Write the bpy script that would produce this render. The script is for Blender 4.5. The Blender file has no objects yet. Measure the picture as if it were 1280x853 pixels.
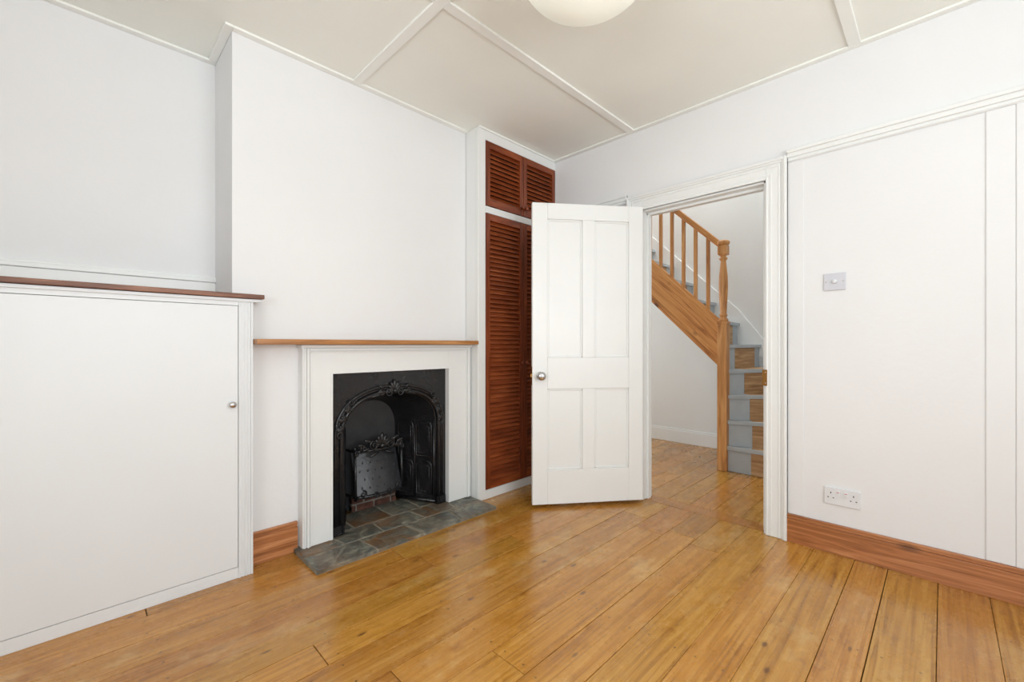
import bpy, bmesh, math, random
from mathutils import Vector, Matrix
R = random.Random(11)
scene = bpy.context.scene
scene.view_settings.view_transform = 'Standard'
scene.view_settings.look = 'None'

XW, H, CE = 2.72, 1.065, 2.55      # door wall plane, eye height, ceiling
YC, YA, YW = 2.36, 2.72, 2.22      # chimney breast, alcove wall, wardrobe front

# ------------------------------------------------------------ materials
def s2l(c):
    return tuple(((v/255)/12.92 if v/255 <= .04045 else ((v/255+.055)/1.055)**2.4) for v in c)+(1,)

def base(name):
    m = bpy.data.materials.new(name); m.use_nodes = True
    nt = m.node_tree; b = nt.nodes['Principled BSDF']
    return m, nt, b

def N(nt, t, **kw):
    n = nt.nodes.new(t)
    for k, v in kw.items():
        if k in n.inputs: n.inputs[k].default_value = v
        else: setattr(n, k, v)
    return n

def coords(nt, scale, typ='Object', rot=None):
    tc = N(nt, 'ShaderNodeTexCoord'); mp = N(nt, 'ShaderNodeMapping')
    mp.inputs['Scale'].default_value = scale
    src = tc.outputs[typ]
    if rot:
        mr = N(nt, 'ShaderNodeMapping'); mr.inputs['Rotation'].default_value = rot
        nt.links.new(src, mr.inputs['Vector']); src = mr.outputs[0]
    nt.links.new(src, mp.inputs['Vector'])
    return mp

def ramp(nt, stops):
    r = N(nt, 'ShaderNodeValToRGB'); e = r.color_ramp.elements
    while len(e) < len(stops): e.new(.5)
    for i, (p, c) in enumerate(stops):
        e[i].position = p; e[i].color = c
    return r

def paint(name, col, rough=.6, var=.03, nscale=3, bump=.05, bscale=60):
    m, nt, b = base(name)
    c = s2l(col); mp = coords(nt, (1, 1, 1))
    n = N(nt, 'ShaderNodeTexNoise', Scale=nscale, Detail=5.0)
    nt.links.new(mp.outputs[0], n.inputs['Vector'])
    r = ramp(nt, [(.3, tuple(v*(1-var) for v in c[:3])+(1,)), (.7, tuple(min(1, v*(1+var)) for v in c[:3])+(1,))])
    nt.links.new(n.outputs['Fac'], r.inputs[0]); nt.links.new(r.outputs[0], b.inputs['Base Color'])
    n2 = N(nt, 'ShaderNodeTexNoise', Scale=bscale, Detail=3.0)
    nt.links.new(mp.outputs[0], n2.inputs['Vector'])
    bp = N(nt, 'ShaderNodeBump', Strength=bump, Distance=.01)
    nt.links.new(n2.outputs['Fac'], bp.inputs['Height']); nt.links.new(bp.outputs[0], b.inputs['Normal'])
    b.inputs['Roughness'].default_value = rough
    return m

def wood(name, dark, mid, light, scale, rough=.4, bump=.08, coat=0.0, knots=None, rot=None, dist=.9):
    m, nt, b = base(name)
    mp = coords(nt, scale, rot=rot)
    n = N(nt, 'ShaderNodeTexNoise', Scale=1.0, Detail=8.0, Roughness=.62, Distortion=dist)
    nt.links.new(mp.outputs[0], n.inputs['Vector'])
    r = ramp(nt, [(.3, s2l(dark)), (.5, s2l(mid)), (.68, s2l(light))])
    nt.links.new(n.outputs['Fac'], r.inputs[0])
    out = r.outputs[0]
    if knots:
        mp2 = coords(nt, knots, rot=rot)
        vo = N(nt, 'ShaderNodeTexVoronoi', Scale=1.0); nt.links.new(mp2.outputs[0], vo.inputs['Vector'])
        kr = ramp(nt, [(.08, (.9, .9, .9, 1)), (.20, (0, 0, 0, 1))]); nt.links.new(vo.outputs['Distance'], kr.inputs[0])
        mk = N(nt, 'ShaderNodeMix'); mk.data_type = 'RGBA'
        nt.links.new(kr.outputs[0], mk.inputs[0]); nt.links.new(out, mk.inputs[6]); mk.inputs[7].default_value = s2l(tuple(v*.6 for v in dark))
        out = mk.outputs[2]
    nt.links.new(out, b.inputs['Base Color'])
    bp = N(nt, 'ShaderNodeBump', Strength=bump, Distance=.01)
    nt.links.new(n.outputs['Fac'], bp.inputs['Height']); nt.links.new(bp.outputs[0], b.inputs['Normal'])
    b.inputs['Roughness'].default_value = rough
    b.inputs['Coat Weight'].default_value = coat; b.inputs['Coat Roughness'].default_value = .2
    return m

M_wall = paint('wall_paint', (234, 234, 234), .75, .015, 2, .08, 40)
M_ceil = paint('ceiling_paint', (247, 248, 241), .8, .02, 2, .05, 30)
M_trim = paint('trim_gloss', (236, 237, 235), .35, .01, 4, .03, 25)
M_ctrim = paint('ceiling_batten_paint', (247, 248, 243), .5, .01, 4, .03, 25)
M_cup = paint('cupboard_paint', (229, 231, 232), .45, .01, 3, .03, 20)
M_plastic = paint('switch_plastic', (206, 206, 212), .3, .0, 3, .0)
M_socket = paint('socket_plastic', (228, 229, 231), .3, .0, 3, .0)
M_red = paint('red_switch_mark', (190, 40, 34), .4, .0, 3, .0)
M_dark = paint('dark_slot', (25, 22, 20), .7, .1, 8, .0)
M_gap = paint('floor_gap', (38, 24, 12), .9, .2, 8, .0)
M_grey = paint('grey_stair_paint', (180, 187, 191), .5, .06, 9, .1, 50)
M_hallwall = paint('hall_wall', (230, 231, 229), .75, .015, 2, .08, 40)
M_iron = paint('cast_iron', (30, 30, 32), .25, .3, 14, .12, 90)
M_ironback = paint('iron_back', (46, 47, 49), .5, .25, 9, .25, 60)
M_ironplate = paint('iron_grate_plate', (46, 47, 50), .34, .25, 18, .2, 60)
M_mortar = paint('hearth_mortar', (146, 138, 122), .9, .15, 30, .5, 90)
M_brick = paint('fire_brick', (92, 58, 46), .9, .6, 18, .8, 70)
M_brickmortar = paint('brick_mortar', (128, 120, 112), .9, .4, 18, .6, 90)
M_opal = paint('opal_glass', (246, 247, 236), .35, .0, 3, .0)
_b = M_opal.node_tree.nodes['Principled BSDF']
_b.inputs['Emission Color'].default_value = s2l((242, 244, 230)); _b.inputs['Emission Strength'].default_value = .26
M_pineX = wood('pine_mantel', (126, 78, 38), (174, 118, 64), (202, 148, 92), (1.5, 30, 30), .32)
M_pineY = wood('pine_baseboard', (132, 78, 42), (178, 114, 68), (206, 146, 98), (25, 1.5, 34), .3, knots=(2, 3.2, 8), dist=1.6)
M_pineS = wood('pine_baseboard_short', (132, 78, 42), (178, 114, 68), (206, 146, 98), (1.5, 25, 34), .3, knots=(3.2, 2, 8), dist=1.6)
M_redX = wood('stained_shelf', (80, 48, 34), (122, 78, 56), (158, 110, 84), (3, 30, 30), .45)
M_louv = wood('stained_louvre', (98, 42, 18), (136, 64, 30), (162, 86, 46), (3, 30, 16), .28)
M_stileZ = wood('stained_stile', (86, 38, 18), (122, 56, 28), (150, 76, 40), (25, 25, 2.0), .28)
M_pineZ = wood('stair_pine', (152, 96, 48), (202, 142, 82), (224, 172, 112), (22, 22, 2.0), .42)
ROT = (-math.radians(44), 0, 0)
M_string = wood('stair_string_pine', (152, 90, 42), (202, 138, 74), (224, 166, 102), (10, 1.6, 34), .42, knots=(1, 4.6, 8), rot=ROT, dist=1.5)
M_bare = wood('bare_tread_wood', (142, 104, 68), (182, 142, 100), (206, 170, 128), (3.5, 3.5, 50), .6, dist=.3)

def metal(name, col, rough):
    m, nt, b = base(name)
    b.inputs['Base Color'].default_value = s2l(col); b.inputs['Metallic'].default_value = 1
    mp = coords(nt, (1, 1, 1)); n = N(nt, 'ShaderNodeTexNoise', Scale=40.0)
    nt.links.new(mp.outputs[0], n.inputs['Vector'])
    mr = N(nt, 'ShaderNodeMapRange'); mr.inputs[3].default_value = rough*.8; mr.inputs[4].default_value = rough*1.3
    nt.links.new(n.outputs['Fac'], mr.inputs[0]); nt.links.new(mr.outputs[0], b.inputs['Roughness'])
    return m
M_chrome = metal('chrome', (205, 205, 208), .16)
M_brass = metal('brass', (150, 110, 62), .35)

def floor_mat():
    m, nt, b = base('pine_floorboards'); L = nt.links.new
    at = N(nt, 'ShaderNodeVertexColor'); at.layer_name = 'tint'
    uv = N(nt, 'ShaderNodeUVMap'); uv.uv_map = 'UVMap'
    sep = N(nt, 'ShaderNodeSeparateXYZ'); L(uv.outputs[0], sep.inputs[0])
    sc = N(nt, 'ShaderNodeSeparateColor'); L(at.outputs['Color'], sc.inputs[0])
    def mth(op, a, bb=None, cl=False):
        n = N(nt, 'ShaderNodeMath'); n.operation = op; n.use_clamp = cl
        for i, x in enumerate((a, bb)):
            if x is None: continue
            if isinstance(x, (int, float)): n.inputs[i].default_value = x
            else: L(x, n.inputs[i])
        return n.outputs[0]
    cmb = N(nt, 'ShaderNodeCombineXYZ')
    L(mth('MULTIPLY', sep.outputs[0], 1.8), cmb.inputs[0])
    L(mth('MULTIPLY', sep.outputs[1], 56.0), cmb.inputs[1])
    L(mth('MULTIPLY', sc.outputs[0], 37.0), cmb.inputs[2])
    g = N(nt, 'ShaderNodeTexNoise', Scale=1.0, Detail=9.0, Roughness=.62, Distortion=1.0)
    L(cmb.outputs[0], g.inputs['Vector'])
    r = ramp(nt, [(.25, s2l((136, 86, 32))), (.48, s2l((186, 130, 58))), (.74, s2l((210, 162, 90)))])
    L(g.outputs['Fac'], r.inputs[0])
    mp = coords(nt, (1, 1.7, 1))
    w = N(nt, 'ShaderNodeTexNoise', Scale=1.9, Detail=10.0, Roughness=.74)
    L(mp.outputs[0], w.inputs['Vector'])
    wr = ramp(nt, [(.54, (0, 0, 0, 1)), (.62, (1, 1, 1, 1))]); L(w.outputs['Fac'], wr.inputs[0])
    mx = N(nt, 'ShaderNodeMix'); mx.data_type = 'RGBA'
    L(mth('MULTIPLY', wr.outputs[0], .38), mx.inputs[0]); L(r.outputs[0], mx.inputs[6]); mx.inputs[7].default_value = s2l((220, 186, 130))
    w2 = N(nt, 'ShaderNodeTexNoise', Scale=5.5, Detail=10.0, Roughness=.78)
    L(mp.outputs[0], w2.inputs['Vector'])
    dr = ramp(nt, [(.32, (.62, .52, .40, 1)), (.45, (1, 1, 1, 1))]); L(w2.outputs['Fac'], dr.inputs[0])
    mu = N(nt, 'ShaderNodeMix'); mu.data_type = 'RGBA'; mu.blend_type = 'MULTIPLY'; mu.inputs[0].default_value = 1
    L(mx.outputs[2], mu.inputs[6]); L(dr.outputs[0], mu.inputs[7])
    hs = N(nt, 'ShaderNodeHueSaturation'); hs.inputs['Saturation'].default_value = 1.03
    v = mth('ADD', mth('MULTIPLY', sc.outputs[1], .22), .85); L(v, hs.inputs['Value'])
    L(mth('ADD', mth('MULTIPLY', sc.outputs[2], .012), .493), hs.inputs['Hue'])
    L(mu.outputs[2], hs.inputs['Color'])
    fu = mth('SUBTRACT', mth('FRACT', mth('DIVIDE', mth('ADD', sep.outputs[0], mth('MULTIPLY', sc.outputs[0], .03)), .43)), .5)
    du = mth('MULTIPLY', fu, .43)
    dv = mth('SUBTRACT', mth('ABSOLUTE', mth('SUBTRACT', sep.outputs[1], .5*.165)), .048)
    d = mth('SQRT', mth('ADD', mth('MULTIPLY', du, du), mth('MULTIPLY', dv, dv)))
    nail = mth('LESS_THAN', d, .0040)
    mn = N(nt, 'ShaderNodeMix'); mn.data_type = 'RGBA'
    L(mth('MULTIPLY', nail, .7), mn.inputs[0]); L(hs.outputs[0], mn.inputs[6]); mn.inputs[7].default_value = s2l((50, 32, 18))
    kc = N(nt, 'ShaderNodeCombineXYZ')
    L(mth('MULTIPLY', sep.outputs[0], 4.0), kc.inputs[0]); L(mth('MULTIPLY', sep.outputs[1], 9.0), kc.inputs[1]); L(mth('MULTIPLY', sc.outputs[0], 19.0), kc.inputs[2])
    vo = N(nt, 'ShaderNodeTexVoronoi', Scale=1.0); L(kc.outputs[0], vo.inputs['Vector'])
    kr = ramp(nt, [(.045, (1, 1, 1, 1)), (.10, (0, 0, 0, 1))]); L(vo.outputs['Distance'], kr.inputs[0])
    mk = N(nt, 'ShaderNodeMix'); mk.data_type = 'RGBA'
    L(mth('MULTIPLY', kr.outputs[0], .8), mk.inputs[0]); L(mn.outputs[2], mk.inputs[6]); mk.inputs[7].default_value = s2l((92, 52, 22))
    L(mk.outputs[2], b.inputs['Base Color'])
    rr = N(nt, 'ShaderNodeMapRange'); rr.inputs[1].default_value = .35; rr.inputs[2].default_value = .62; rr.inputs[3].default_value = .14; rr.inputs[4].default_value = .38
    L(w2.outputs['Fac'], rr.inputs[0]); L(rr.outputs[0], b.inputs['Roughness'])
    b.inputs['Coat Weight'].default_value = .32; b.inputs['Coat Roughness'].default_value = .15
    bp = N(nt, 'ShaderNodeBump', Strength=.12, Distance=.006); L(g.outputs['Fac'], bp.inputs['Height']); L(bp.outputs[0], b.inputs['Normal'])
    return m
M_floor = floor_mat()

def slate_mat():
    m, nt, b = base('slate'); L = nt.links.new
    at = N(nt, 'ShaderNodeVertexColor'); at.layer_name = 'tint'
    sc = N(nt, 'ShaderNodeSeparateColor'); L(at.outputs['Color'], sc.inputs[0])
    mp = coords(nt, (1, 1, 1))
    sx = N(nt, 'ShaderNodeVectorMath'); sx.operation = 'SCALE'; sx.inputs[3].default_value = 11; L(at.outputs[0], sx.inputs[0])
    add = N(nt, 'ShaderNodeVectorMath'); add.operation = 'ADD'
    L(mp.outputs[0], add.inputs[0]); L(sx.outputs[0], add.inputs[1])
    n = N(nt, 'ShaderNodeTexNoise', Scale=9.0, Detail=9.0, Roughness=.7, Distortion=1.6); L(add.outputs[0], n.inputs['Vector'])
    r = ramp(nt, [(.34, s2l((58, 60, 58))), (.5, s2l((112, 114, 106))), (.66, s2l((168, 164, 146)))])
    L(n.outputs['Fac'], r.inputs[0])
    n2 = N(nt, 'ShaderNodeTexNoise', Scale=5.0, Detail=8.0, Roughness=.65, Distortion=.6); L(add.outputs[0], n2.inputs['Vector'])
    rr = ramp(nt, [(.44, (0, 0, 0, 1)), (.60, (1, 1, 1, 1))]); L(n2.outputs['Fac'], rr.inputs[0])
    mm = N(nt, 'ShaderNodeMath'); mm.operation = 'MULTIPLY'; L(rr.outputs[0], mm.inputs[0]); L(sc.outputs[1], mm.inputs[1])
    mx = N(nt, 'ShaderNodeMix'); mx.data_type = 'RGBA'; L(mm.outputs[0], mx.inputs[0]); L(r.outputs[0], mx.inputs[6]); mx.inputs[7].default_value = s2l((138, 100, 64))
    hs = N(nt, 'ShaderNodeHueSaturation'); L(mx.outputs[2], hs.inputs['Color'])
    mr = N(nt, 'ShaderNodeMapRange'); mr.inputs[3].default_value = .6; mr.inputs[4].default_value = 1.3
    L(sc.outputs[0], mr.inputs[0]); L(mr.outputs[0], hs.inputs['Value'])
    L(hs.outputs[0], b.inputs['Base Color'])
    b.inputs['Roughness'].default_value = .30
    bp = N(nt, 'ShaderNodeBump', Strength=1.0, Distance=.02); L(n.outputs['Fac'], bp.inputs['Height']); L(bp.outputs[0], b.inputs['Normal'])
    return m
M_slate = slate_mat()

# ------------------------------------------------------------ builder
class MB:
    def __init__(s): s.bm = bmesh.new()
    def _f(s, vs, mat=0, smooth=False):
        try: f = s.bm.faces.new(vs)
        except ValueError: return None
        f.material_index = mat; f.smooth = smooth; return f
    def box(s, x0, x1, y0, y1, z0, z1, mat=0, M=None):
        if x0 > x1: x0, x1 = x1, x0
        if y0 > y1: y0, y1 = y1, y0
        P = [Vector(p) for p in ((x0,y0,z0),(x1,y0,z0),(x1,y1,z0),(x0,y1,z0),(x0,y0,z1),(x1,y0,z1),(x1,y1,z1),(x0,y1,z1))]
        if M: P = [M @ p for p in P]
        v = [s.bm.verts.new(p) for p in P]
        return [s._f([v[i] for i in q], mat) for q in ((3,2,1,0),(4,5,6,7),(0,1,5,4),(1,2,6,5),(2,3,7,6),(3,0,4,7))]
    def prism(s, pts, axis, a, b, mat=0, M=None):
        def mk(p, t):
            if axis == 'x': q = Vector((t, p[0], p[1]))
            elif axis == 'y': q = Vector((p[0], t, p[1]))
            else: q = Vector((p[0], p[1], t))
            return M @ q if M else q
        A = [s.bm.verts.new(mk(p, a)) for p in pts]; B = [s.bm.verts.new(mk(p, b)) for p in pts]
        s._f(A, mat); s._f(B[::-1], mat); n = len(pts)
        for i in range(n): s._f([A[i], B[i], B[(i+1) % n], A[(i+1) % n]], mat)
    def lathe(s, prof, c, d=(0,0,1), n=24, mat=0, smooth=True):
        q = Vector((0,0,1)).rotation_difference(Vector(d).normalized()).to_matrix().to_4x4()
        M = Matrix.Translation(c) @ q; rings = []
        for r, z in prof:
            r = max(r, 1e-5)
            rings.append([s.bm.verts.new(M @ Vector((r*math.cos(2*math.pi*i/n), r*math.sin(2*math.pi*i/n), z))) for i in range(n)])
        for a, b in zip(rings, rings[1:]):
            for i in range(n): s._f([a[i], a[(i+1)%n], b[(i+1)%n], b[i]], mat, smooth)
        s._f(rings[0][::-1], mat); s._f(rings[-1], mat)
    def tube(s, path, r, n=8, mat=0, closed=False):
        P = [Vector(p) for p in path]; m = len(P); rings = []
        rr = r if isinstance(r, (list, tuple)) else [r]*m
        up = None
        for i in range(m):
            if closed: t = P[(i+1)%m]-P[i-1]
            else: t = P[min(i+1, m-1)]-P[max(i-1, 0)]
            if t.length < 1e-9: t = Vector((0,0,1))
            t.normalize()
            if up is None: up = t.orthogonal().normalized()
            up = (up - t*up.dot(t)); 
            if up.length < 1e-6: up = t.orthogonal()
            up.normalize(); w = t.cross(up)
            rings.append([s.bm.verts.new(P[i]+(up*math.cos(2*math.pi*k/n)+w*math.sin(2*math.pi*k/n))*rr[i]) for k in range(n)])
        pr = list(zip(rings, rings[1:])) + ([(rings[-1], rings[0])] if closed else [])
        for a, b in pr:
            for i in range(n): s._f([a[i], a[(i+1)%n], b[(i+1)%n], b[i]], mat, True)
        if not closed: s._f(rings[0][::-1], mat); s._f(rings[-1], mat)
    def ball(s, c, rad, rot=None, mat=0, n=10):
        M = Matrix.Translation(c) @ (rot if rot else Matrix.Identity(4)) @ Matrix.Diagonal((*rad, 1))
        g = bmesh.ops.create_uvsphere(s.bm, u_segments=n, v_segments=max(5, n//2+1), radius=1, matrix=M)
        for v in g['verts']:
            for f in v.link_faces: f.smooth = True; f.material_index = mat
    def obj(s, name, mats, parent=None, bevel=0, seg=2, recalc=True, **props):
        if recalc: bmesh.ops.recalc_face_normals(s.bm, faces=s.bm.faces)
        me = bpy.data.meshes.new(name); s.bm.to_mesh(me); s.bm.free()
        for m in (mats if isinstance(mats, list) else [mats]): me.materials.append(m)
        o = bpy.data.objects.new(name, me); scene.collection.objects.link(o)
        if bevel:
            b = o.modifiers.new('bevel', 'BEVEL'); b.width = bevel; b.segments = seg; b.limit_method = 'ANGLE'; b.angle_limit = math.radians(35)
        if parent:
            o.parent = parent; o.matrix_parent_inverse = Matrix.Translation(-Vector(parent['_loc']))
        for k, v in props.items(): o[k] = v
        return o

def empty(name, loc, label, category=None, **props):
    e = bpy.data.objects.new(name, None); e.location = loc; e.empty_display_size = .1
    e['_loc'] = list(loc)
    scene.collection.objects.link(e); e['label'] = label
    if category: e['category'] = category
    for k, v in props.items(): e[k] = v
    return e

def struct(mb, name, mats, label, bevel=0):
    return mb.obj(name, mats, None, bevel, kind='structure', label=label)

# ------------------------------------------------------------ floor
def build_floor():
    bm = bmesh.new(); uvl = bm.loops.layers.uv.new('UVMap'); cl = bm.loops.layers.float_color.new('tint')
    def plank(x0, x1, y0, y1, along='x', dz=0.0, gg=None):
        t = (R.random(), R.random(), R.random(), 1); g = gg or R.choice([.0005, .0007, .0010, .0013, .0018]); ou = R.uniform(0, 0.02)
        X0, X1, Y0, Y1 = (x0+.0014, x1-.0014, y0+g, y1-g) if along == 'x' else (x0+g, x1-g, y0+.0007, y1-.0007)
        zt = 0.0 + dz; c = .0010
        P = [(X0,Y0,-.02),(X1,Y0,-.02),(X1,Y1,-.02),(X0,Y1,-.02),(X0,Y0,zt-c),(X1,Y0,zt-c),(X1,Y1,zt-c),(X0,Y1,zt-c),
             (X0+c,Y0+c,zt),(X1-c,Y0+c,zt),(X1-c,Y1-c,zt),(X0+c,Y1-c,zt)]
        v = [bm.verts.new(p) for p in P]
        for q in ((8,9,10,11),(4,5,9,8),(5,6,10,9),(6,7,11,10),(7,4,8,11),(0,1,5,4),(1,2,6,5),(2,3,7,6),(3,0,4,7)):
            f = bm.faces.new([v[i] for i in q])
            for l in f.loops:
                co = l.vert.co
                if along == 'x': l[uvl].uv = (co.x+ou, (co.y-Y0)/(Y1-Y0)*.165)
                else: l[uvl].uv = (co.y+ou, (co.x-X0)/(X1-X0)*.165)
                l[cl] = t
    W_ = [.125, .135, .145, .155, .168]
    ys = [0.475]
    while ys[-1] < 2.9: ys.append(ys[-1]+R.choice(W_))
    lo = [0.475]
    while lo[-1] > -1.7: lo.append(lo[-1]-R.choice(W_))
    ys = sorted(set(lo+ys))
    for y0, y1 in zip(ys, ys[1:]):
        x = -1.25 - R.uniform(0, 1.5); yc_ = (y0+y1)/2
        end = 2.745
        if .72 < yc_ < 1.55:
            end = R.choice([2.30, 2.45, 2.38]); plank(end, 2.745, y0, y1, 'x', -.0003)
        while x < end:
            nx = x+R.choice([1.5, 1.9, 2.15, 2.58, 3.0])
            if nx > end-.45: nx = end
            if nx > -1.25: plank(max(x, -1.25), nx, y0, y1, 'x', R.uniform(-.0006, 0))
            x = nx
    plank(2.745, 2.865, .3, 2.9, 'y', 0, .003)
    ys = [.3]
    while ys[-1] < 4.1: ys.append(ys[-1]+R.choice([.14, .15, .16]))
    for y0, y1 in zip(ys, ys[1:]):
        mid = R.uniform(3.3, 4.2)
        plank(2.865, mid, y0, y1, 'x', R.uniform(-.001, 0)); plank(mid, 4.75, y0, y1, 'x', R.uniform(-.001, 0))
    v = [bm.verts.new(p) for p in ((-1.25,-1.7,-.012),(4.75,-1.7,-.012),(4.75,4.15,-.012),(-1.25,4.15,-.012))]
    f = bm.faces.new(v); f.material_index = 1
    me = bpy.data.meshes.new('floor'); bm.to_mesh(me); bm.free()
    me.materials.append(M_floor); me.materials.append(M_gap)
    o = bpy.data.objects.new('floor', me); scene.collection.objects.link(o)
    o['kind'] = 'structure'; o['label'] = 'varnished old pine floorboards with nail holes and worn patches'
build_floor()

# ------------------------------------------------------------ shell
XL, YB = -1.1, -1.5
m = MB(); m.box(XL-.12, .50, YA, YA+.12, 0, CE); m.box(.5, XW+.12, YA, YA+.12, 0, CE)
struct(m, 'wall_north', M_wall, 'white painted plaster alcove wall')
m = MB()
m.box(.50, .965, YC, YA, 0, CE); m.box(1.695, 1.90, YC, YA, 0, CE); m.box(.965, 1.695, YC, YA, .905, CE)
struct(m, 'wall_chimney_breast', M_wall, 'white painted chimney breast above the fireplace')
DY0, DY1, DZ = .70, 1.46, 1.985
m = MB()
m.box(XW, XW+.12, YB-.12, DY0, 0, CE); m.box(XW, XW+.12, DY1, YA, 0, CE); m.box(XW, XW+.12, DY0, DY1, DZ, CE)
struct(m, 'wall_east', M_wall, 'white painted wall around the doorway')
W1 = (-.5, 1.5, .7, 2.3)
m = MB()
m.box(XL-.12, W1[0], YB-.12, YB, 0, CE); m.box(W1[1], XW, YB-.12, YB, 0, CE)
m.box(W1[0], W1[1], YB-.12, YB, 0, W1[2]); m.box(W1[0], W1[1], YB-.12, YB, W1[3], CE)
struct(m, 'wall_south', M_wall, 'white painted wall around the window')
W2 = (-.9, .8, .8, 2.25)
m = MB()
m.box(XL-.12, XL, YB, W2[0], 0, CE); m.box(XL-.12, XL, W2[1], YA, 0, CE)
m.box(XL-.12, XL, W2[0], W2[1], 0, W2[2]); m.box(XL-.12, XL, W2[0], W2[1], W2[3], CE)
struct(m, 'wall_west', M_wall, 'white painted side wall around the window')
m = MB(); m.box(XL-.12, XW+.12, YB-.12, YA+.12, CE, CE+.1)
m.box(XW+.12, 3.8, .35, 4.1, CE, CE+.1)
struct(m, 'ceiling', M_ceil, 'off-white boarded ceiling')
def window(name, a0, a1, z0, z1, axis, p):
    m = MB()
    def b(u0, u1, w0, w1, d0=-.03, d1=.03):
        if axis == 'y': m.box(u0, u1, p+d0, p+d1, w0, w1)
        else: m.box(p+d0, p+d1, u0, u1, w0, w1)
    b(a0, a0+.06, z0, z1); b(a1-.06, a1, z0, z1); b(a0, a1, z0, z0+.06, -.03, .07); b(a0, a1, z1-.06, z1)
    zc = (z0+z1)/2; ac = (a0+a1)/2
    b(a0, a1, zc-.02, zc+.02); b(ac-.012, ac+.012, z0, z1, -.02, .02)
    m.obj(name, M_trim, None, .003, kind='structure', label='white painted sash window frame')
window('window_1', *W1, 'y', YB-.06); window('window_2', *W2, 'x', XL-.06)

# hall shell
HX = 4.60
m = MB(); m.box(HX, HX+.1, .35, 4.1, 0, 4.8); struct(m, 'wall_hall_east', M_hallwall, 'white hallway wall behind the staircase')
m = MB(); m.box(XW+.12, HX, .43, .53, 0, 4.8); struct(m, 'wall_hall_south', M_hallwall, 'white hallway wall beside the stair foot')
m = MB(); m.box(XW+.12, HX, 4.0, 4.1, 0, 4.8); struct(m, 'wall_hall_north', M_hallwall, 'white hallway end wall')
m = MB(); m.box(XW+.12, XW+.13, YA, 4.0, 0, CE); m.box(3.78, 3.8, .53, 4.0, CE+.1, 4.8); m.box(3.8, HX+.1, .35, 4.1, 4.8, 4.9)
struct(m, 'wall_hall_west', M_hallwall, 'white hallway wall and stairwell upper wall')
m = MB(); m.box(HX-.018, HX, 1.44, 4.0, 0, .13); m.box(HX-.010, HX, 1.44, 4.0, .13, .15)
struct(m, 'baseboard_hall', M_trim, 'white painted hallway baseboard', .003)

m = MB()
m.box(XW-.02, XW, YB, .596, 0, .126); m.box(XW-.013, XW, YB, .596, .126, .139); m.box(XW-.018, XW, YB, .596, .139, .150)
struct(m, 'baseboard_east', M_pineY, 'varnished pine baseboard with moulded top', .002)
m = MB()
m.box(.566, .786, YC-.02, YC, 0, .130); m.box(.566, .786, YC-.013, YC, .130, .144); m.box(.566, .786, YC-.018, YC, .144, .157)
struct(m, 'baseboard_chimney', M_pineS, 'short varnished pine baseboard beside the fireplace', .002)

# ceiling battens
m = MB(); t = .012; w = .035
m.box(XL, .5, YA-w, YA, CE-t, CE); m.box(.5-w, .5, YC-w, YA-w, CE-t, CE); m.box(.5, 1.90, YC-w, YC, CE-t, CE)
m.box(XW-w, XW, YB, YW, CE-t, CE); m.box(1.90, XW-w, YW-.012, YW, CE-t, CE)
struct(m, 'trim_1', M_ctrim, 'thin white edge batten around the ceiling', .003)
m = MB(); m.box(1.07, 1.12, YB, YC-w, CE-t, CE); struct(m, 'trim_2', M_ctrim, 'white ceiling batten', .003)
for i, yy in enumerate((1.525, .305, -.915)):
    m = MB(); m.box(XL, 1.07, yy-.025, yy+.025, CE-t, CE); m.box(1.12, XW-w, yy-.025, yy+.025, CE-t, CE)
    struct(m, 'trim_%d' % (3+i), M_ctrim, 'white ceiling batten', .003)
m = MB()
for a, b in ((YB, .596), (1.566, YW)):
    m.box(XW-.010, XW, a, b, 2.055, 2.115); m.box(XW-.020, XW, a, b, 2.075, 2.115); m.box(XW-.030, XW, a, b, 2.098, 2.117); m.box(XW-.014, XW, a, b, 2.058, 2.066)
struct(m, 'trim_6', M_trim, 'white moulded rail above the wall panels', .004)
m = MB()
m.box(XW-.006, XW, .521, .596, .150, 2.055); m.box(XW-.006, XW, -.214, -.130, .150, 2.055); m.box(XW-.009, XW, -.30, -.214, .150, 2.055); m.box(XW-.006, XW, -1.2, -1.1, .15, 2.055)
struct(m, 'trim_7', M_wall, 'white flat upright boards on the wall', .003)
m = MB(); m.box(XL, .5, YA-.014, YA, 1.30, 1.39); m.box(XL, .5, YA-.022, YA, 1.39, 1.41); m.box(XL, .5, YA-.014, YA, 1.41, 1.42)
struct(m, 'trim_8', M_trim, 'white moulded rail on the alcove wall', .003)
def archi(m, xf, sgn):
    for (i0, i1, th) in ((0, .105, .014), (0, .012, .018), (.018, .032, .016), (.060, .070, .017), (.078, .105, .022), (.088, .105, .028)):
        f0, f1 = (xf-th*sgn, xf)
        m.box(f0, f1, DY0-i1, DY0-i0, 0, DZ+i1); m.box(f0, f1, DY1+i0, DY1+i1, 0, DZ+i1)
        m.box(f0, f1, DY0-i0, DY1+i0, DZ+i0, DZ+i1)
m = MB(); archi(m, XW, 1); struct(m, 'trim_9', M_trim, 'white moulded door architrave', .004)
m = MB(); archi(m, XW+.12, -1); struct(m, 'trim_10', M_trim, 'white moulded door architrave facing the hallway', .004)
m = MB()
m.box(XW, XW+.12, DY0, DY0+.012, 0, DZ); m.box(XW, XW+.12, DY1-.012, DY1, 0, DZ); m.box(XW, XW+.12, DY0, DY1, DZ-.012, DZ)
m.box(XW+.045, XW+.085, DY0+.012, DY0+.026, 0, DZ-.012); m.box(XW+.045, XW+.085, DY1-.026, DY1-.012, 0, DZ-.012); m.box(XW+.045, XW+.085, DY0, DY1, DZ-.028, DZ-.012)
struct(m, 'trim_11', M_trim, 'white painted door lining with stop', .002)

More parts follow.
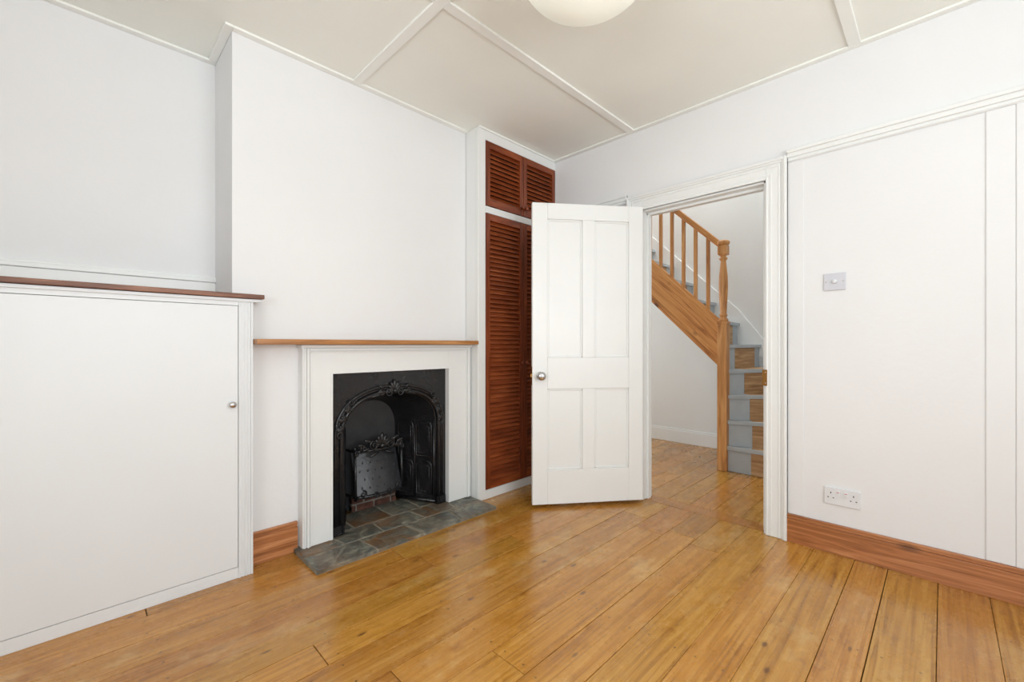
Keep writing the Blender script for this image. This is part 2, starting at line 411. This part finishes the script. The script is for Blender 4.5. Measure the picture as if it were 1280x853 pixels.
# strike plate
e = empty('strike_plate', (XW-.02, DY0, .88), 'small worn brass strike plate on the white door frame', 'strike plate')
m = MB(); m.box(XW-.022, XW+.03, DY0+.012, DY0+.0145, .835, .925); m.box(XW-.0225, XW-.0185, DY0-.010, DY0+.0145, .835, .925)
m.obj('plate', M_brass, e, .001)
for z in (.85, .91):
    m = MB(); m.lathe([(.0035,0),(.003,.0015),(.001,.002)], (XW-.0225, DY0-.002, z), (-1,0,0), 10); m.obj('screw', M_chrome, e)

# ------------------------------------------------------------ door leaf
pin = Vector((2.690, 1.452, 0)); d = Vector((-.795, .607, 0)).normalized(); n_ = Vector((-d.y, d.x, 0))
if n_.y > 0: n_ = -n_
DM = Matrix(((d.x, n_.x, 0, pin.x), (d.y, n_.y, 0, pin.y), (0, 0, 1, 0), (0, 0, 0, 1)))
e = empty('door_1', pin, 'white painted four-panel door standing open', None, kind='structure')
Wd, T, Z0, Z1 = .755, .038, .022, 1.99
m = MB()
s = [0, .10, .335, .42, .655, Wd]
zs = [Z0, .245, .775, .98, 1.885, Z1]
m.box(s[0], s[1], 0, T, Z0, Z1, 0, DM); m.box(s[4], s[5], 0, T, Z0, Z1, 0, DM)
for a, b in ((0, 1), (2, 3), (4, 5)): m.box(s[1], s[4], 0, T, zs[a], zs[b], 0, DM)
m.box(s[2], s[3], 0, T, zs[1], zs[2], 0, DM); m.box(s[2], s[3], 0, T, zs[3], zs[4], 0, DM)
for a, b in ((1, 2), (3, 4)):
    for c, f in ((1, 2), (3, 4)):
        m.box(s[a], s[b], .013, .026, zs[c], zs[f], 0, DM)
        k = .012
        for y0, y1 in ((.026, .032), (.005, .013)):
            m.box(s[a], s[a]+k, y0, y1, zs[c], zs[f], 0, DM); m.box(s[b]-k, s[b], y0, y1, zs[c], zs[f], 0, DM)
            m.box(s[a], s[b], y0, y1, zs[c], zs[c]+k, 0, DM); m.box(s[a], s[b], y0, y1, zs[f]-k, zs[f], 0, DM)
m.obj('door_leaf', M_trim, e, .003)
for side in (1, -1):
    m = MB(); y = T if side > 0 else 0
    c = DM @ Vector((Wd-.052, y, .862)); dr = n_*side
    m.lathe([(.027,0),(.027,.003),(.022,.006),(.010,.009),(.009,.03),(.014,.034),(.026,.042),(.029,.05),(.026,.059),(.014,.065),(0,.066)], c, dr, 28)
    m.obj('door_knob', M_chrome, e, label='round polished chrome knob')
m = MB(); m.box(Wd-.001, Wd+.0015, .008, .03, .80, .92, 0, DM); m.box(Wd, Wd+.009, .013, .025, .85, .875, 0, DM)
m.obj('latch', M_brass, e, .0008, label='small brass latch plate')
for z in (.22, 1.72):
    m = MB(); m.lathe([(.006,0),(.006,.09),(.004,.09),(.006,.095),(.002,.102)], (pin.x+.002, pin.y-.004, z), (0,0,1), 12)
    m.box(-.0025, -.0005, .003, T, z, z+.09, 0, DM)
    m.obj('hinge', M_trim, e)

# ------------------------------------------------------------ louvred cupboard
e = empty('built_in_cupboard', (2.31, YW+.2, 0), 'tall built-in cupboard with red-brown louvred doors in white frame', 'cupboard')
XA, XB = 1.902, XW-.002
m = MB()
m.box(XA, 1.963, YW, YW+.03, 0, CE-.002)
m.box(XA, XA+.02, YW+.03, YC+.0, 0, CE-.002)
m.box(XA+.002, XA+.02, YC, YA-.002, 0, CE-.002)
m.box(1.963, XB, YW, YW+.03, 2.475, CE-.002); m.box(1.963, XB, YW, YW+.03, 1.975, 2.022); m.box(1.963, XB, YW, YW+.03, 0, .062)
m.box(XB-.006, XB, YW, YW+.03, .062, 2.475)
m.box(XA+.02, XB, YW+.03, YA-.02, 1.975, 1.995)
m.box(XA+.02, XB, YW+.03, YA-.02, .045, .062)
m.box(XA-.004, XA, YW+.006, YW+.024, 0, CE-.015)
m.obj('cupboard_frame', M_trim, e, .003, label='white painted frame')
def louvre(x0, x1, z0, z1, knob_x, knob_z):
    m = MB(); st = .036; y0, y1 = YW-.004, YW+.022
    m.box(x0, x0+st, y0, y1, z0, z1, 1); m.box(x1-st, x1, y0, y1, z0, z1, 1)
    m.box(x0+st, x1-st, y0, y1, z0, z0+.050, 0); m.box(x0+st, x1-st, y0, y1, z1-.045, z1, 0)
    a, b = z0+.050, z1-.045; nn = round((b-a)/.0315); p = (b-a)/nn
    for i in range(nn):
        zc = a+p*(i+.5)
        M = Matrix.Translation((0, YW+.010, zc)) @ Matrix.Rotation(math.radians(56), 4, 'X')
        m.box(x0+st-.002, x1-st+.002, -.0180, .0180, -.0030, .0030, 0, M)
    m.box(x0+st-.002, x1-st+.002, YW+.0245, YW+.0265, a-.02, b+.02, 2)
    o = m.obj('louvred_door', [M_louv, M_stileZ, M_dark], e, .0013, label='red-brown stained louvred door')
    k = MB(); k.lathe([(.007,0),(.007,.008),(.013,.014),(.015,.02),(.011,.027),(0,.029)], (knob_x, y0, knob_z), (0,-1,0), 18)
    ko = k.obj('knob', M_stileZ); ko.parent = o
xm = 2.338
louvre(1.966, xm-.002, 2.026, 2.471, xm-.020, 2.08); louvre(xm+.002, XB-.008, 2.026, 2.471, xm+.022, 2.08)
louvre(1.966, xm-.002, .066, 1.971, xm-.020, .93); louvre(xm+.002, XB-.008, .066, 1.971, xm+.022, .93)

# ------------------------------------------------------------ low alcove cupboard
YF = 2.27
e = empty('low_cupboard', (-.1, YF+.2, 0), 'white painted low alcove cupboard with stained wood top', 'cupboard')
m = MB()
m.box(.506, .564, YF, YF+.025, 0, 1.275); m.box(.506, .514, YF-.004, YF, 0, 1.275)
for x in (.522, .534, .546): m.box(x, x+.007, YF-.003, YF, .0, 1.275)
m.box(.555, .564, YF-.005, YF, 0, 1.275); m.box(.545, .564, YF+.025, YC-.001, 0, 1.275)
m.box(XL+.002, .506, YF, YF+.025, 1.243, 1.275); m.box(XL+.002, .60, YF-.012, YF, 1.262, 1.275)
m.box(XL+.002, .506, YF, YF+.025, 0, .05); m.box(XL+.002, -.86, YF, YF+.025, .05, 1.243)
m.box(XL+.002, .498, YF+.025, YA-.002, .03, .048)
m.obj('cupboard_frame', M_cup, e, .002)
m = MB(); m.box(XL+.002, .606, YF-.028, YC-.002, 1.277, 1.297); m.box(XL+.002, .498, YC-.002, YA-.024, 1.277, 1.297)
m.obj('cupboard_top', M_redX, e, .003, label='red-brown stained wooden top')
m = MB(); m.box(-.857, .504, YF-.003, YF+.018, .053, 1.241)
dr = m.obj('cupboard_door', M_cup, e, .002)
k = MB(); k.lathe([(.010,0),(.010,.002),(.005,.005),(.0045,.014),(.010,.018),(.0145,.024),(.0145,.029),(.009,.034),(0,.0355)], (.478, YF-.003, .795), (0,-1,0), 22)
ko = k.obj('knob', M_chrome, label='small round chrome knob'); ko.parent = dr

# ------------------------------------------------------------ fireplace
FX = 1.33
e = empty('fireplace', (FX, YC, 0), 'cast iron fireplace in white surround with pine mantel shelf', 'fireplace')
YS = 2.30
m = MB(); HZ = .0235
x0, x1, xi0, xi1, zi, zt = .794, 1.896, .948, 1.711, .908, 1.064
m.box(x0, xi0, YS, YC-.001, HZ, zt); m.box(xi1, x1, YS, YC-.001, HZ, zt); m.box(xi0, xi1, YS, YC-.001, zi, zt)
def frm(a, b, th):
    m.box(x0+a, x0+b, YS-th, YS, HZ, zt-a); m.box(x1-b, x1-a, YS-th, YS, HZ, zt-a); m.box(x0+b, x1-b, YS-th, YS, zt-b, zt-a)
frm(.006, .016, .006); frm(.020, .032, .010); frm(.035, .042, .005)
m.box(xi0-.012, xi0, YS-.004, YS, HZ, zi+.012); m.box(xi1, xi1+.012, YS-.004, YS, HZ, zi+.012); m.box(xi0, xi1, YS-.004, YS, zi, zi+.012)
m.box(x0-.01, x1-.0, YS-.02, YC-.001, 1.048, 1.064)
m.obj('surround', M_trim, e, .003, label='white painted moulded timber surround')
m = MB(); m.box(.567, 1.898, 2.215, YC-.001, 1.0655, 1.091)
m.obj('mantel_shelf', M_pineX, e, .004, label='narrow varnished pine mantel shelf')

YP = 2.338
def arch(hw, spring, rise, n=28, zb=.025):
    p = [(FX-hw, zb)]
    for i in range(n+1):
        a = math.pi*(1-i/n)
        cx = math.cos(a); sx = math.sin(a); q = 2/2.35
        p.append((FX+hw*math.copysign(abs(cx)**q, cx), spring+rise*abs(sx)**q))
    p.append((FX+hw, zb)); return p
m = MB(); hw, sp, ri = .312, .555, .222
A = arch(hw, sp, ri)
mid = A[1:-1]
m.box(xi0-.012, FX-hw, YP, YP+.018, .025, .925); m.box(FX+hw, xi1+.012, YP, YP+.018, .025, .925)
for (ax, az), (bx, bz) in zip(mid, mid[1:]):
    if bx-ax > 1e-5: m.prism([(ax, az), (bx, bz), (bx, .925), (ax, .925)], 'y', YP, YP+.018)
def backpt(p):
    x, z = p
    return (FX+(x-FX)*.56, .025+(z-.025)*.90)
yb = 2.63; stepsn = 4
prev = [m.bm.verts.new((x, YP+.01, z)) for x, z in A]
for k_ in range(1, stepsn+1):
    t_ = k_/stepsn; cur = []
    for p in A:
        bx, bz = backpt(p); cur.append(m.bm.verts.new((p[0]+(bx-p[0])*t_, YP+.01+(yb-YP-.01)*t_, p[1]+(bz-p[1])*t_)))
    for i in range(len(A)-1): m._f([prev[i], prev[i+1], cur[i+1], cur[i]], 0, False)
    prev = cur
m._f(prev, 1)
m.box(FX-.36, FX+.36, yb+.002, yb+.01, .025, .9, 1)
for sg in (1, -1):
    o0 = Vector((FX+sg*hw, YP+.01, 0)); o1 = Vector((FX+sg*hw*.56, yb, 0)); u = (o1-o0); L_ = u.length; u.normalize()
    nn = Vector((-u.y, u.x, 0)); 
    if nn.x*sg > 0: nn = -nn
    def P(s_, z, off=.004): q = o0+u*s_+nn*off; return (q.x, q.y, z)
    for a, b in ((.03, .145), (.17, .285)):
        for (z0, z1) in ((.08, .30), (.33, .56)):
            c = (a+b)/2; path = [P(a, z0), P(b, z0), P(b, z1-.03)]
            path += [P(c+(b-a)/2*math.cos(t*math.pi/6), z1-.03+.03*math.sin(t*math.pi/6)) for t in range(1, 6)] + [P(a, z1-.03)]
            m.tube(path, .0065, 6, closed=True)
            a2, b2 = a+.018, b-.018
            path = [P(a2, z0+.018), P(b2, z0+.018), P(b2, z1-.04), P(c, z1-.022), P(a2, z1-.04)]
            m.tube(path, .0035, 6, closed=True)
    m.tube([P(.012, .035), P(.012, .58)], .009, 8); m.tube([P(.157, .035), P(.157, .58)], .006, 8)
    m.tube([P(.0, .04), P(.30, .04)], .012, 8)
def along(hw_, sp_, ri_, y, r): 
    m.tube([(x, y, z) for x, z in arch(hw_, sp_, ri_)], r, 8)
along(.322, .555, .230, YP-.006, .012); along(.342, .555, .250, YP-.004, .006); along(.354, .555, .263, YP-.003, .010)
along(.311, .555, .220, YP+.012, .007)
m.box(FX-.372, FX-.308, YP-.016, YP, .025, .075); m.box(FX+.308, FX+.372, YP-.016, YP, .025, .075)
m.obj('cast_iron_insert', [M_iron, M_ironback], e, 0, label='black cast iron arched insert with panelled cheeks')
def scroll(cx, cz, r0, turns, a0, sg, y=YP-.014, th=.006):
    pts = []; rs = []; nn = int(18*turns)
    for i in range(nn+1):
        t_ = i/nn; a = a0+sg*turns*2*math.pi*t_; r = r0*(1-.82*t_)
        pts.append((cx+r*math.cos(a), y-.004*t_, cz+r*math.sin(a))); rs.append(th*(1-.45*t_))
    m.tube(pts, rs, 6)
def leaf(cx, cz, ln, wd, ang, y=YP-.014):
    m.ball((cx+math.cos(ang)*ln*.5, y, cz+math.sin(ang)*ln*.5), (ln*.5, .007, wd), Matrix.Rotation(-ang, 4, 'Y'))
def spray(cx, cz, sc, base_a, y=YP-.014):
    for da, l_ in ((-1.3, .7), (-.85, .85), (-.42, 1), (0, 1.15), (.42, 1), (.85, .85), (1.3, .7)):
        leaf(cx, cz, .055*sc*l_, .0095*sc, base_a+da, y)
    m.ball((cx, y-.006, cz), (.013*sc, .01, .013*sc))
OL = 'cast acanthus leaf ornament'
m = MB(); spray(FX, .788, 1.15, math.pi/2)
for sg in (1, -1):
    scroll(FX+sg*.035, .778, .024, 1.3, math.pi/2, -sg); scroll(FX+sg*.085, .782, .020, 1.2, math.pi/2, -sg)
    leaf(FX+sg*.05, .785, .065, .012, 0 if sg > 0 else math.pi); leaf(FX+sg*.09, .775, .065, .010, -.25 if sg > 0 else math.pi+.25)
    leaf(FX+sg*.07, .805, .04, .009, .6 if sg > 0 else math.pi-.6)
m.obj('ornament', M_iron, e, label=OL)
for sg in (1, -1):
    m = MB()
    for px_, pz_, ba in ((.325, .665, -2.2), (.332, .615, -1.57), (.30, .715, -2.6)):
        spray(FX+sg*px_, pz_, .72, ba if sg > 0 else math.pi-ba)
    scroll(FX+sg*.330, .570, .020, 1.3, -math.pi/2, sg); scroll(FX+sg*.270, .745, .018, 1.2, 0, sg)
    m.obj('ornament', M_iron, e, label=OL)

# fire basket: leaning plate behind a low ornate bar, set deep in the opening
m = MB(); yg = 2.485; FH = .158
def bow(t_, z, off=0):
    return (FX+FH*t_, yg+.035*t_*t_+off, z)
def lean(t_, z, off=0):
    return (FX+(FH-.008)*t_, yg-.012+.03*t_*t_+off+(z-.15)*.34, z)
NN = 14; ZB = .135
for off in (0, .008):
    vs = [[m.bm.verts.new(lean(-1+2*i/NN, z, off)) for i in range(NN+1)] for z in (ZB+.005, .22, .32, .40)]
    for r0, r1 in zip(vs, vs[1:]):
        for i in range(NN): m._f([r0[i], r0[i+1], r1[i+1], r1[i]], 1, True)
for j in range(4):
    for i in range(6):
        t_ = -.80+.31*i+(.15 if j % 2 else 0)
        if t_ < .92: m.ball(lean(t_, .185+.048*j, -.001), (.006, .003, .009), n=6, mat=1)
m.tube([lean(-1+2*i/NN, .40) for i in range(NN+1)], .007, 8)
m.tube([bow(-1+2*i/NN, ZB, -.014) for i in range(NN+1)], .011, 8); m.tube([bow(-1+2*i/NN, .412) for i in range(NN+1)], .010, 8)
for t_ in (-1, 1):
    m.tube([bow(t_, ZB-.02, -.01), bow(t_, .25, -.006), bow(t_, .415)], .009, 8); m.ball(bow(t_, .430), (.014, .014, .016))
    m.tube([bow(t_, ZB), (FX+.17*t_, yb-.02, ZB)], .009, 8); m.tube([bow(t_, .412), (FX+.17*t_, yb-.02, .412)], .007, 8)
y_ = yg-.008
spray(FX, .434, 1.35, math.pi/2, y_)
for sg in (1, -1):
    L0 = (lambda a: a if sg > 0 else math.pi-a)
    scroll(FX+sg*.055, .442, .030, 1.5, math.pi/2, -sg, y_, .007); scroll(FX+sg*.115, .428, .024, 1.4, math.pi/2, -sg, y_+.012, .007)
    scroll(FX+sg*.152, .402, .016, 1.3, math.pi/2, -sg, y_+.026)
    leaf(FX+sg*.06, .457, .07, .012, L0(.45), y_); leaf(FX+sg*.10, .442, .06, .011, L0(.25), y_+.010); leaf(FX+sg*.07, .428, .06, .010, L0(-.2), y_+.008)
    scroll(FX+sg*.12, ZB+.02, .022, 1.3, math.pi/2, sg, y_+.006); scroll(FX+sg*.05, ZB+.004, .018, 1.2, math.pi/2, sg, y_-.014)
    leaf(FX+sg*.02, .397, .07, .009, L0(-.35), y_+.004)
for i in range(7): m.tube([(FX-.11+.037*i, yg+.01, ZB), (FX-.10+.033*i, yb-.005, ZB+.005)], .006, 6)
m.obj('fire_grate', [M_iron, M_ironplate], e, label='black fire basket with leaf crest and leaning dark plate')
m = MB()
for r_ in range(2):
    for c_ in range(4):
        xx = FX-.235+c_*.118+(.05 if r_ % 2 else 0)
        xa, xb = max(xx, FX-.150), min(xx+.108, FX+.150)
        if xb-xa > .02: m.box(xa, xb, 2.572+R.uniform(0, .006), 2.615, .027+r_*.047, .027+r_*.047+.038)
m.box(FX-.150, FX+.150, 2.5795, 2.615, .025, .112, 1)
m.obj('fire_brick', [M_brick, M_brickmortar], e, .005, label='sooty dull red bricks with mortar')

# hearth
def hearth():
    bm = bmesh.new(); cl = bm.loops.layers.float_color.new('tint')
    def prism(pts, z0, z1, mat, c, inset=0.0):
        A = [bm.verts.new((x, y, z0)) for x, y in pts]; cx = sum(p[0] for p in pts)/len(pts); cy = sum(p[1] for p in pts)/len(pts)
        B = [bm.verts.new((x, y, z1-.0015)) for x, y in pts]
        C = [bm.verts.new((cx+(x-cx)*(1-inset), cy+(y-cy)*(1-inset), z1)) for x, y in pts]
        fs = [bm.faces.new(C)]
        for P_, Q in ((A, B), (B, C)):
            for i in range(len(pts)): fs.append(bm.faces.new([P_[i], P_[(i+1)%len(pts)], Q[(i+1)%len(pts)], Q[i]]))
        for f in fs:
            f.material_index = mat
            for l in f.loops: l[cl] = c
    X0, X1, Y0, Y1 = .766, 1.894, 2.036, 2.60
    prism([(X0, Y0+.002), (X1, Y0+.002), (X1, 2.218), (1.894, YC-.002), (1.69, YC-.002), (1.69, Y1), (.972, Y1), (.972, YC-.002), (X0, YC-.002)], 0.0005, .0190, 1, (0, 0, 0, 1))
    rows = [(Y0, 2.205, [X0, 1.06, 1.33, 1.62, X1]), (2.205, 2.365, [X0, .96, 1.20, 1.46, 1.71, X1]), (2.365, Y1, [.975, 1.10, 1.34, 1.54, 1.687])]
    vals = [.6, .4, .7, .8, .5, .3, .75, .4, .7, .45, .2, .55, .35]; rus = [.35, .9, .2, .4, .9, .3, .6, .9, .1, .9, .9, .3, .6]; q_ = 0
    for y0, y1, xs in rows:
        js = [0]+[R.uniform(-.02, .02) for _ in xs[1:-1]]+[0]
        for i in range(len(xs)-1):
            gp = .0065
            a0, a1 = xs[i]+js[i]+gp, xs[i+1]+js[i+1]-gp; b0, b1 = xs[i]-js[i]+gp, xs[i+1]-js[i+1]-gp
            if i == 0: a0 = b0 = xs[0]+.0005
            if i == len(xs)-2: a1 = b1 = xs[-1]-.0005
            y0_ = y0 if y0 == Y0 else y0+gp
            def jit(p, q):
                return [(p[0]+(q[0]-p[0])*k/4+(R.uniform(-.002, .002) if k else 0), p[1]+(q[1]-p[1])*k/4+(R.uniform(-.002, .002) if k else 0)) for k in range(4)]
            ye_ = YC-.003 if (y1 == 2.365 and i in (0, 4)) else y1-gp
            c4 = [(a0, y0_), (a1, y0_), (b1, ye_), (b0, ye_)]
            pts = sum((jit(c4[k], c4[(k+1)%4]) for k in range(4)), [])
            prism(pts, .004, .0215+R.uniform(-.001, .0012), 0, (vals[q_], rus[q_], R.random(), 1), .02); q_ += 1
    bmesh.ops.recalc_face_normals(bm, faces=bm.faces)
    me = bpy.data.meshes.new('hearth'); bm.to_mesh(me); bm.free(); me.materials.append(M_slate); me.materials.append(M_mortar)
    o = bpy.data.objects.new('hearth', me); scene.collection.objects.link(o)
    o['label'] = 'grey slate tiled hearth with rusty tones before the fireplace'; o['category'] = 'hearth'
hearth()

# ------------------------------------------------------------ switch & socket
e = empty('light_switch', (XW, .39, 1.38), 'pale grey single dimmer switch on the white wall', 'light switch')
m = MB(); m.box(XW-.009, XW, .342, .434, 1.342, 1.430); m.obj('switch_plate', M_plastic, e, .003)
m = MB(); m.lathe([(.011,0),(.0105,.008),(.008,.011),(0,.0115)], (XW-.009, .388, 1.386), (-1,0,0), 20); m.obj('switch_knob', M_socket, e)
for y in (.352, .424):
    m = MB(); m.lathe([(.0032,0),(.003,.001),(0,.0012)], (XW-.009, y, 1.386), (-1,0,0), 10); m.obj('screw', M_chrome, e)
e = empty('wall_socket', (XW, .36, .26), 'white double electrical socket above the pine baseboard', 'socket')
yc, zc = .358, .292
m = MB(); m.box(XW-.010, XW, yc-.074, yc+.074, zc-.044, zc+.044); m.obj('socket_plate', M_socket, e, .003)
for k in (-1, 1):
    m = MB(); c = yc+k*.016
    m.box(XW-.014, XW-.009, c-.007, c+.007, zc+.006, zc+.026, 0); m.box(XW-.0144, XW-.0135, c-.005, c+.005, zc+.0215, zc+.0245, 1)
    m.obj('rocker_switch', [M_socket, M_red], e, .0004)
for k in (-1, 1):
    c = yc+k*.046
    for q in ((c-.002, c+.002, zc+.012, zc+.020), (c-.014, c-.008, zc-.010, zc-.006), (c+.008, c+.014, zc-.010, zc-.006)):
        m = MB(); m.box(XW-.0108, XW-.0095, *q); m.obj('socket_hole', M_dark, e)

# ------------------------------------------------------------ ceiling lamp
LX, LY = 1.225, .862
e = empty('ceiling_lamp', (LX, LY, CE), 'round pale opal glass ceiling light', 'ceiling lamp')
m = MB(); prof = []
for i in range(25):
    a = -math.pi/2+i*(math.pi*.80)/24
    prof.append((.242*math.cos(a), 2.395+.160*math.sin(a) if a < 0 else 2.395+.12*math.sin(a)))
m.lathe([(r, z-CE) for r, z in prof], (LX, LY, CE), (0,0,1), 48); m.obj('lamp_shade', M_opal, e)
m = MB(); m.lathe([(.075,-.05),(.08,-.03),(.09,-.012),(.095,0)], (LX, LY, CE), (0,0,1), 32); m.obj('ceiling_rose', M_trim, e)

# ------------------------------------------------------------ staircase
NX, NY, RS, GO = 3.85, 1.314, .213, .22
SX1 = HX-.022; SY0 = .532
e = empty('staircase', (NX, NY, 0), 'pine staircase with grey painted winder steps, newel and balusters', 'staircase')
ang = [-90, -70, -50, -30, -6]
def hit(a):
    a = math.radians(a); dx, dy = math.cos(a), math.sin(a); c = []
    if dx > 1e-6: c.append((SX1-NX)/dx)
    if dy < -1e-6: c.append((SY0-NY)/dy)
    t = min(c); return (NX+dx*t, NY+dy*t)
corner = math.degrees(math.atan2(SY0-NY, SX1-NX))
YR6 = 1.43
for k in range(5):
    z = RS*(k+1); a0 = ang[k]; p0 = hit(a0)
    pts = [(NX, NY), p0]
    if k < 4:
        a1 = ang[k+1]
        if a0 < corner < a1: pts.append((SX1, SY0))
        pts.append(hit(a1)); body = pts
    else:
        body = pts+[(SX1, NY+.02), (NX, NY+.02)]; pts = pts+[(SX1, YR6), (NX, YR6)]
    m = MB(); m.prism(body, 'z', 0.001, z-.03, 0)
    nx, ny = math.sin(math.radians(a0)), -math.cos(math.radians(a0))
    q = [(NX+nx*.022, NY+ny*.022), (p0[0]+nx*.022, max(p0[1]+ny*.022, SY0))]+pts[2:]+([(NX, NY)] if k < 4 else [])
    m.prism(q, 'z', z-.03, z, 0)
    M = Matrix.Translation((NX, NY, 0)) @ Matrix.Rotation(math.radians(a0), 4, 'Z')
    m.box(.215, .62, -.004, .004, RS*k+.001, z-.0302, 1, M)
    if k < 4:
        n_a = [a0+(a1-a0)*i/4 for i in range(5)]
        inner = [(NX+.215*math.cos(math.radians(a)), NY+.215*math.sin(math.radians(a))) for a in n_a]
        outer = [(NX+.62*math.cos(math.radians(a)), NY+.62*math.sin(math.radians(a))) for a in n_a]
        m.prism(inner+outer[::-1], 'z', z, z+.0015, 1)
    m.obj('step', [M_grey, M_bare], e, .003, label='grey painted winder step with bare timber centre')
K0, K1 = 6, 14
for k in range(K0, K1+1):
    z = RS*k; y = YR6+GO*(k-K0)
    m = MB(); xs0 = NX+.018
    m.box(xs0, SX1, y, y+.018, z-RS, z-.028, 0); m.box(xs0, SX1, y-.022, y+GO+.018, z-.028, z, 0)
    m.box(xs0+.17, xs0+.56, y-.003, y, z-RS, z-.0285, 1); m.box(xs0+.17, xs0+.56, y-.02, y+GO-.002, z, z+.0015, 1)
    m.obj('step', [M_grey, M_bare], e, .003)
sl = RS/GO; ye = YR6+GO*(K1-K0)+.2
def zt_(y): return 1.300+sl*(y-1.361)
def zb_(y): return .895+sl*(y-1.361)
m = MB(); m.prism([(NY+.03, zb_(NY+.03)), (ye, zb_(ye)), (ye, zt_(ye)), (NY+.03, zt_(NY+.03))], 'x', NX-.018, NX+.018)
m.prism([(NY+.03, zb_(NY+.03)+.045), (ye, zb_(ye)+.045), (ye, zb_(ye)+.052), (NY+.03, zb_(NY+.03)+.052)], 'x', NX-.021, NX-.018)
m.obj('stair_string', M_string, e, .003, label='knotty pine outer string')
m = MB(); m.prism([(YR6, zb_(YR6)+.01), (ye, zb_(ye)+.01), (ye, zb_(ye)+.03), (YR6, zb_(YR6)+.03)], 'x', NX+.019, SX1)
m.obj('stair_soffit', M_hallwall, e, 0, label='white plastered underside')
m = MB(); w_ = [(SY0, .80), (.95, .88), (1.19, 1.10), (1.43, 1.42), (ye, 1.42+sl*(ye-1.43)), (ye, 1.12+sl*(ye-1.43)), (1.43, 1.05), (SY0, .60)]
m.prism(w_, 'x', HX-.021, HX-.001); m.obj('wall_string', M_trim, e, .003, label='white painted wall string')
m = MB(); hh = .0385
m.box(NX-hh, NX+hh, NY-hh, NY+hh, 0, 1.238)
m.box(NX-hh-.004, NX+hh+.004, NY-hh-.004, NY+hh+.004, 1.238, 1.262)
pr = [(.036,1.262),(.040,1.275),(.028,1.288),(.024,1.300),(.034,1.312),(.024,1.326),(.027,1.37),(.032,1.45),(.036,1.55),(.034,1.64),(.026,1.72),(.021,1.775),(.032,1.788),(.034,1.796),(.022,1.808),(.024,1.816),(.036,1.826)]
m.lathe(pr, (NX, NY, 0), (0,0,1), 28)
m.box(NX-.036, NX+.036, NY-.036, NY+.036, 1.826, 1.905)
m.lathe([(.030,1.905),(.046,1.913),(.052,1.928),(.046,1.942),(.02,1.953),(0,1.956)], (NX, NY, 0), (0,0,1), 28)
m.obj('newel_post', M_pineZ, e, .003, label='turned pine newel post')
def hr(y): return 1.925+sl*(y-NY)
m = MB(); m.prism([(NY+.03, hr(NY+.03)-.05), (ye, hr(ye)-.05), (ye, hr(ye)), (NY+.03, hr(NY+.03))], 'x', NX-.027, NX+.027)
m.prism([(NY+.03, hr(NY+.03)-.066), (ye, hr(ye)-.066), (ye, hr(ye)-.05), (NY+.03, hr(NY+.03)-.05)], 'x', NX-.018, NX+.018)
m.obj('handrail', M_string, e, .008, 3, label='pine handrail')
y = NY+.125
while y < ye-.05:
    m = MB(); b_ = .0135
    v = [(y-b_, zt_(y-b_)-.004), (y+b_, zt_(y+b_)-.004), (y+b_, hr(y+b_)-.064), (y-b_, hr(y-b_)-.064)]
    m.prism(v, 'x', NX-b_, NX+b_); m.obj('baluster', M_pineZ, e, .002)
    y += .108

# ------------------------------------------------------------ lights
def area(name, loc, direction, sx, sy, power, col=(1, 1, 1)):
    l = bpy.data.lights.new(name, 'AREA'); l.shape = 'RECTANGLE'; l.size = sx; l.size_y = sy; l.energy = power; l.color = col
    o = bpy.data.objects.new(name, l); scene.collection.objects.link(o); o.location = loc
    o.rotation_euler = Vector(direction).to_track_quat('-Z', 'Y').to_euler()
    return o
CL = (.922, .968, 1)
area('window_daylight', ((W1[0]+W1[1])/2, YB-.40, (W1[2]+W1[3])/2-.14), (0, 1, .55), W1[1]-W1[0], W1[3]-W1[2], 78, CL)
area('window_daylight', (XL-.40, (W2[0]+W2[1])/2, (W2[2]+W2[3])/2-.14), (1, 0, .55), W2[1]-W2[0], W2[3]-W2[2], 52, CL)
area('stairwell_fill', (4.2, 2.0, 4.7), (0, 0, -1), .7, 2.4, 60, (.94, .97, 1))  # added fill lamp under the closed stairwell top, brightens the stairs
area('hall_fill', (3.4, 3.95, 1.6), (0, -1, 0), .8, 1.6, 23, (.94, .97, 1))  # added fill lamp at the windowless hall end, out of view

w = bpy.data.worlds.new('World'); scene.world = w; w.use_nodes = True
w.node_tree.nodes['Background'].inputs[0].default_value = (.85, .92, 1, 1); w.node_tree.nodes['Background'].inputs[1].default_value = 1.0

# ------------------------------------------------------------ camera
c = bpy.data.cameras.new('camera'); co = bpy.data.objects.new('camera', c); scene.collection.objects.link(co)
co.location = (0, 0, H); co.rotation_euler = (math.radians(90), 0, math.radians(-45))
c.sensor_width = 36; c.lens = 36*538/1280; c.shift_y = 4.5/1280; c.clip_start = .02
scene.camera = co
